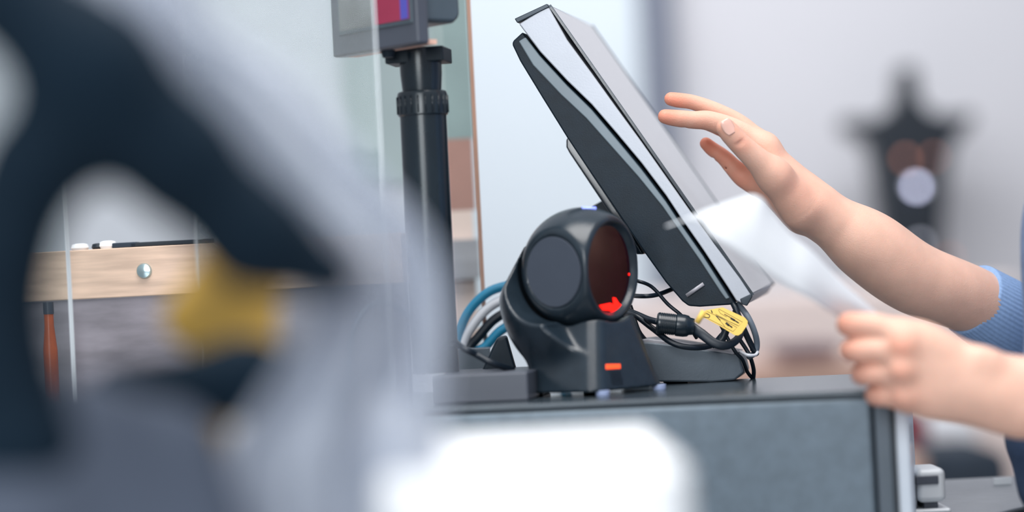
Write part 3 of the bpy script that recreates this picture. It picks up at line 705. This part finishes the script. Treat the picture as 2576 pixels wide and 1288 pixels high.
# white carton and paper bundle at the bottom
wz = .89
a = P(1120, 1150, -.93); b = P(1722, 1150, -.93)
wb = box('white_carton', (a.x - .03, -.95, wz), (b.x, -.70, P(1400, 1172, -.95).z), 'white_box', None, bevel=.008, segs=4); tag(wb, 'bright white carton blurred at the bottom centre, in front of the drawer', 'carton')
F = Field(P(380, 2600, -1.06), P(1250, 880, -.70), .005)
for a, b, ra_, rb_ in (((900, 1130, 0), (950, 2300, 0), 130, 240), ((1080, 1190, .0), (1060, 2300, 0), 110, 220), ((680, 1120, .01), (760, 2300, .01), 110, 220), ((760, 1060, 0), (960, 1130, 0), 80, 110)):
    F.cone(tuple(P(a[0], a[1], -.86 + a[2])), tuple(P(b[0], b[1], -.86 + b[2])), ra_ * MM(-.86), rb_ * MM(-.86), .015)
F.F = smax(F.F, (wz + .001 - F.full()[3]).astype(np.float32), .004)
me, _ = F.mesh('paper_bundle'); pbn = link('paper_bundle', me, 'white_soft', None); tag(pbn, 'pale white wrapped paper bundle left of the bright carton', 'paper bundle')

# ================================================================== PERSON
per = empty('person', Vector((.54, 0, 0)), 'person in blue-grey vest at right, one hand at the screen, the other holding white paper', 'person')
def px3(px, py, ymm):
    ymm = ymm + (60 if ymm > -60 else -45)
    return np.array(P(px, py, ymm / 1000))
RYO, LYO = 60, 45
def chainpx(Fd, pts, k=.004):
    L_ = [(px3(a, b, y), r_ * MM((y + (60 if y > -60 else -45)) / 1000)) for a, b, y, r_ in pts]; Fd.chain(L_, k)
def bounds(ptsets, pad):
    A_ = np.concatenate([[px3(a, b, y) for a, b, y, r_ in s] for s in ptsets]); return A_.min(0) - pad, A_.max(0) + pad

# ---- right hand (far), reaching for the screen
r_palm = [[(1922, 370, 38, 32), (1975, 432, 42, 38), (2050, 510, 46, 46)], [(1915, 370, 58, 31), (2055, 512, 58, 44)], [(1912, 388, 76, 29), (2055, 522, 70, 42)], [(1908, 410, 92, 26), (2050, 530, 82, 40)],
          [(1945, 440, 18, 38), (2015, 522, 34, 56)], [(1922, 462, 84, 32), (2015, 540, 76, 48)],
          [(2020, 505, 48, 52), (2068, 538, 45, 60), (2120, 572, 50, 70), (2190, 622, 55, 88), (2300, 698, 68, 87), (2450, 756, 90, 79), (2620, 850, 135, 76)],
          [(2020, 515, 66, 48), (2068, 545, 64, 56), (2120, 578, 68, 66), (2190, 625, 74, 84), (2300, 702, 86, 84), (2450, 761, 105, 78), (2620, 850, 148, 74)]]
r_fing = [[(1826, 322, -2, 24.5), (1838, 336, -1, 27), (1862, 362, 2, 28), (1900, 398, 8, 32), (1948, 442, 16, 41)],
          [(1673, 293, 26, 18.5), (1690, 296, 27, 20.5), (1716, 299, 29, 22), (1745, 302, 31, 22.5), (1785, 304, 33, 25), (1850, 326, 36, 27), (1925, 370, 38, 32)],
          [(1688, 249, 46, 17.5), (1706, 252, 47, 19), (1745, 258, 50, 19), (1802, 280, 53, 21.5), (1862, 314, 56, 25), (1915, 366, 58, 31)],
          [(1722, 302, 74, 15), (1760, 306, 74, 17), (1800, 318, 75, 19), (1855, 345, 76, 22), (1912, 388, 76, 29)],
          [(1776, 361, 88, 16), (1792, 375, 90, 18.5), (1820, 395, 91, 20), (1842, 418, 92, 22.5), (1868, 448, 92, 23), (1905, 465, 90, 28)]]
lo, hi = bounds(r_palm + r_fing, .035); hi[0] = min(hi[0], px3(2560, 800, 100)[0])
F = Field(lo, hi, .00115)
for s in r_palm: chainpx(F, s, .012)
G = F.like()
for i, s in enumerate(r_fing):
    g = F.like(); chainpx(g, s, .0035)
    # knuckle swell and creases are cut by a thin ring
    G.F = smin(G.F, g.F, .0012)
F.F = smin(F.F, G.F, .010)
def groove(Fd, a, b, r_, k=.0012): Fd.cone(a, b, r_, r_, k, carve=True)
# creases: thumb joint, finger joints (palm side), palm fold
for (a, b, y, dx, dy, rr) in ((1864, 356, -8.8, 16, -12, .0009), (1868, 361, -8.6, 15, -10, .0007)):
    groove(F, px3(a - dx, b - dy, y + 1.5), px3(a + dx, b + dy, y + 1.5), rr)
for (a, b, y) in ((1722, 323, 27), (1783, 331, 30), (1794, 399, 88), (1826, 423, 88)):
    groove(F, px3(a, b, y - 7), px3(a + 1, b, y + 7), .0009)
groove(F, px3(1890, 470, 40), px3(1935, 545, 30), .0016, .004)
groove(F, px3(1960, 572, 35), px3(2030, 605, 35), .0014, .004)
# nail bed: shave the thumb slightly so that the nail sits flush
meR, VR = F.mesh('right_hand')
# ---- left hand (near), closed on the paper
LY0 = -170
l_palm = [[(2272, 838, -176, 38), (2330, 862, -176, 50), (2440, 925, -172, 54), (2520, 945, -172, 55), (2600, 955, -174, 58), (2760, 965, -185, 70), (2900, 980, -195, 80)],
          [(2270, 890, -178, 38), (2440, 955, -172, 62), (2600, 1000, -174, 64), (2760, 1015, -185, 80), (2900, 1030, -195, 90)],
          [(2270, 945, -176, 36), (2440, 985, -172, 64), (2600, 1035, -174, 60), (2760, 1060, -185, 75), (2900, 1075, -195, 84)],
          [(2278, 1000, -172, 34), (2340, 1004, -172, 50), (2450, 1006, -170, 60), (2560, 1044, -172, 54)],
          [(2300, 880, -140, 40), (2420, 930, -145, 55)], [(2300, 960, -140, 40), (2420, 980, -145, 55)]]
l_fing = [[(2240, 840, -112, 26), (2180, 824, -110, 26), (2150, 819, -128, 29), (2135, 817, -152, 31), (2150, 818, -168, 33), (2205, 822, -174, 34), (2272, 845, -174, 37)],
          [(2235, 888, -112, 24), (2180, 884, -116, 26), (2152, 882, -138, 30), (2144, 882, -158, 32), (2165, 882, -172, 32.5), (2210, 880, -176, 33), (2270, 893, -176, 37)],
          [(2240, 944, -114, 23), (2200, 943, -118, 25), (2176, 941, -138, 28), (2170, 941, -156, 29.5), (2190, 940, -170, 30), (2225, 940, -173, 31), (2270, 948, -174, 35)],
          [(2260, 998, -116, 21), (2226, 997, -120, 23), (2208, 995, -138, 26), (2204, 994, -154, 28), (2218, 994, -166, 29), (2245, 995, -169, 30), (2280, 1002, -170, 34)],
          [(2400, 905, -135, 44), (2310, 870, -118, 34), (2240, 835, -106, 28), (2185, 815, -98, 25), (2150, 806, -96, 21)]]
lo, hi = bounds(l_palm + l_fing, .035); hi[0] = min(hi[0], px3(2860, 1000, -190)[0])
F = Field(lo, hi, .0013)
for s in l_palm: chainpx(F, s, .013)
for (px, py, y, r_) in ((2268, 874, -196, 22), (2266, 934, -196, 22), (2272, 1000, -190, 20), (2268, 845, -192, 20)): F.cone(px3(px, py, y + 8), px3(px + 8, py, y + 8), r_ * MM(-.19), r_ * MM(-.19), .010)
G = F.like()
for s in l_fing:
    g = F.like(); chainpx(g, s, .004); G.F = smin(G.F, g.F, .0012)
F.F = smin(F.F, G.F, .006)
F.cone(px3(2472, 901, -183), px3(2486, 905, -183), .006, .006, .014)
for y0_, x0_ in ((851, 2150), (913, 2160), (970, 2190)):
    pass
meL, VL = F.mesh('left_hand')
# ---- coarse rest of the body (mostly out of frame), one field
NE, FE = Vector((.508, -.09, 0)), Vector((.578, .07, 0))
def body_field(extra, h=.009, arms=True, z0=-.02, z1=1.78):
    Fd = Field((.30, -.36, z0), (.86, .36, z1), h)
    def c(a, b, ra_, rb_, k=.03): Fd.cone(a, b, ra_ + extra, rb_ + extra, k)
    for o in (NE, FE):
        c((o.x, o.y, .96), (o.x + .006, o.y, 1.10), .118, .108); c((o.x + .006, o.y, 1.10), (o.x + .055, o.y, 1.29), .108, .112)
    return Fd, c
Fb, c = body_field(0)
LS, RS = (.535, -.185, 1.37), (.61, .165, 1.37)
LEb = tuple(px3(3250, 1060, -225)); REb = (.515, .24, .985)
c(LS, RS, .055, .055); c((.55, -.01, 1.38), (.545, -.01, 1.50), .055, .050)
c((.525, -.01, 1.57), (.545, -.01, 1.63), .075, .085); c((.475, -.015, 1.56), (.455, -.015, 1.545), .02, .012, .012)
for L_, hy in ((-1, -.09), (1, .08)):
    hp = (NE if L_ < 0 else FE); c((hp.x, hp.y, .92), (hp.x - .01, hy, .5), .088, .055); c((hp.x - .01, hy, .5), (hp.x + .01, hy, .09), .055, .036); c((hp.x + .02, hy, .04), (hp.x - .13, hy, .03), .035, .028)
c(LS, LEb, .048, .040); c(LEb, tuple(px3(2840, 1030, -195)), .042, .036)
c(RS, REb, .048, .040); c(REb, tuple(px3(2540, 810, 125)), .040, .023)
meB, VB = Fb.mesh('rest')
# join the three into one body mesh with a flush attribute
bmj = bmesh.new()
for m_ in (meR, meL, meB): bmj.from_mesh(m_)
mb = bpy.data.meshes.new('body'); bmj.to_mesh(mb); bmj.free()
co = np.zeros(len(mb.vertices) * 3); mb.vertices.foreach_get('co', co); co = co.reshape(-1, 3)
fl_a = np.zeros(len(co))
hot = [(1672, 292, 26, .016, .8), (1700, 305, 28, .016, .5), (1688, 249, 46, .016, .8), (1776, 361, 88, .02, .9), (1815, 390, 90, .022, .7), (1722, 300, 74, .03, .6), (1826, 315, -4, .012, .45), (1864, 362, -6, .009, .4), (1760, 320, 30, .016, .4), (1870, 450, 90, .03, .6), (1895, 420, 70, .03, .5),
       (2120, 818, -165, .02, .55), (2130, 882, -165, .02, .55), (2160, 941, -165, .02, .5), (2200, 996, -160, .02, .5), (2262, 872, -198, .012, .55), (2262, 934, -198, .012, .45), (2250, 1010, -190, .02, .35), (2020, 470, 10, .03, .22)]
for a, b, y, rr, s in hot:
    d = np.linalg.norm(co - px3(a, b, y), axis=1); fl_a = np.maximum(fl_a, s * np.exp(-(d / rr) ** 2))
at = mb.attributes.new('flush', 'FLOAT', 'POINT'); at.data.foreach_set('value', fl_a.astype(np.float32))
bo_ = link('body', mb, 'skin', per); bo_['label'] = 'bare forearms and hands'
sm_ = bo_.modifiers.new('sm', 'SMOOTH'); sm_.factor = .5; sm_.iterations = 5
# thumb nail: slightly curved plate
nc = px3(1827, 324, -2); ax = (px3(1838, 338, -1) - px3(1822, 309, -2)); ax /= np.linalg.norm(ax); ax = Vector(ax)
vw = (CAM - Vector(nc)).normalized(); out = (vw + Vector((.18, 0, .30))); out = (out - ax * out.dot(ax)).normalized(); sd = ax.cross(out).normalized()
RN = 25.2 * MM(.058); grid = []
for i in range(13):
    u_ = i / 12; row = []
    z_ = (u_ - .5) * .0135
    wdt = .66 * (1 - .55 * abs(u_ - .45) ** 2.4 * 4)
    for j in range(13):
        a = (j / 12 - .5) * 2 * wdt
        lift = RN * (.985 - .10 * (max(0, .25 - u_) ** 2) * 8 + .035 * u_) + .0002
        row.append(Vector(nc) + ax * (z_ - .0012) + (out * cos(a) + sd * sin(a)) * lift)
    grid.append(row)
sheet('thumb_nail', grid, 'nail', per, .0005)['label'] = 'pale thumb nail'
# sleeves
def rib(a, i): return 1 + .014 * (abs(((a * 54 / (2 * pi)) % 1) - .5) * 2 - .5)
slv = [Vector(px3(2444, 752, 96)), Vector(px3(2500, 788, 110)), Vector(px3(2580, 835, 138)), Vector(REb), (Vector(REb) * .35 + Vector(RS) * .65), Vector(RS)]
tube('shirt_sleeve', slv, [.0325, .0350, .0375, .050, .058, .064], 'cloth_blue', per, seg=324, sm=8, ribs=rib)['label'] = 'light blue ribbed sleeve ending above the forearm'
slv = [Vector(px3(2900, 1030, -200)), Vector(px3(3100, 1045, -215)), Vector(LEb), (Vector(LEb) * .35 + Vector(LS) * .65), Vector(LS)]
tube('shirt_sleeve', slv, [.042, .044, .050, .056, .062], 'cloth_blue', per, seg=216, sm=8, ribs=rib)
# vest and trousers
Fv, c = body_field(.006, .007, z0=.90, z1=1.45); c(LS, RS, .055, .055); Xf = Fv.full()
Fv.F = smax(Fv.F, (.965 - Xf[3]).astype(np.float32), .003); Fv.F = smax(Fv.F, (Xf[3] - 1.41).astype(np.float32), .003)
me, _ = Fv.mesh('vest'); link('vest', me, 'vest', per)
Ft, c = body_field(.017, .007, z0=.06, z1=1.0)
for L_, hy in ((-1, -.09), (1, .08)):
    hp = (NE if L_ < 0 else FE); c((hp.x, hp.y, .92), (hp.x - .01, hy, .5), .090, .062); c((hp.x - .01, hy, .5), (hp.x + .01, hy, .09), .062, .048)
Xf = Ft.full(); Ft.F = smax(Ft.F, (Xf[3] - .975).astype(np.float32), .003)
# soft folds
Ft.F = Ft.F + (.0012 * np.sin(Xf[3] * 160 + Xf[1] * 60)).astype(np.float32)
me, _ = Ft.mesh('trousers'); link('trousers', me, 'trousers', per)
F = Field((.42, -.14, 1.48), (.68, .12, 1.76), .006); F.cone((.555, -.01, 1.60), (.56, -.01, 1.645), .092, .09, .01); F.cone((.60, -.01, 1.56), (.62, -.01, 1.60), .06, .07, .01)
F.cone((.44, -.01, 1.56), (.44, -.01, 1.60), .06, .06, .01, carve=True)
me, _ = F.mesh('hair'); link('hair', me, 'hair', per)
for hy, o in ((-.09, NE), (.08, FE)):
    F = Field((.34, hy - .06, -.001), (.68, hy + .06, .12), .005); F.cone((o.x + .02, hy, .045), (o.x - .13, hy, .035), .044, .036, .01)
    F.F = smax(F.F, (.002 - F.full()[3]).astype(np.float32), .002)
    me, _ = F.mesh('shoe'); link('shoe', me, 'shoe', per)
for dy in (-.03, .03):
    lathe('eye', [(.003, 0), (.008, .003), (.006, .007), (.001, .009)], (.459, -.01 + dy, 1.585), (-1, 0, 0), 'cable_white', per, seg=12)

# ------------------------------------------------------------------ paper in the near hand
up = [(1674, 568, -215), (1722, 551, -215), (1766, 530, -213), (1804, 516, -211), (1850, 500, -208), (1888, 489, -205), (1918, 500, -203), (1942, 535, -200), (1990, 590, -195), (2043, 632, -190), (2116, 707, -180), (2180, 762, -171), (2215, 795, -163)]
dn = [(1676, 571, -217), (1724, 556, -221), (1752, 556, -229), (1771, 569, -237), (1783, 588, -241), (1821, 613, -245), (1870, 645, -243), (1925, 682, -237), (1976, 715, -230), (2028, 744, -221), (2080, 780, -201), (2130, 808, -177), (2165, 822, -167)]
U = spline([P(a, b, c_ / 1000) for a, b, c_ in up], 6); Dn = spline([P(a, b, c_ / 1000) for a, b, c_ in dn], 6)
n_ = min(len(U), len(Dn)); grid = []
for i in range(n_):
    row = []
    for j in range(17):
        t = j / 16; p = U[i].lerp(Dn[i], t); p = p + Vector((0, -1, .3)) * (.006 * sin(pi * t)) * min(1, i / 15)
        row.append(p)
    grid.append(row)
pr = sheet('receipt_paper', grid, 'receipt', None, .0003); tag(pr, 'curling strip of white receipt paper held in the near hand', 'paper')

# ------------------------------------------------------------------ groups of repeats
for o in bpy.data.objects:
    if o.parent is None and 'label' in o:
        l = o['label']
        if o.get('category') == 'acrylic pane': o['group'] = 'clear acrylic panes on the counter'
        elif o.get('category') == 'small item': o['group'] = 'small items on the wooden rail'
        elif o.get('category') == 'cable': o['group'] = 'cables behind the scanner' if 'arching' in l or 'innermost' in l else 'cables round the till'
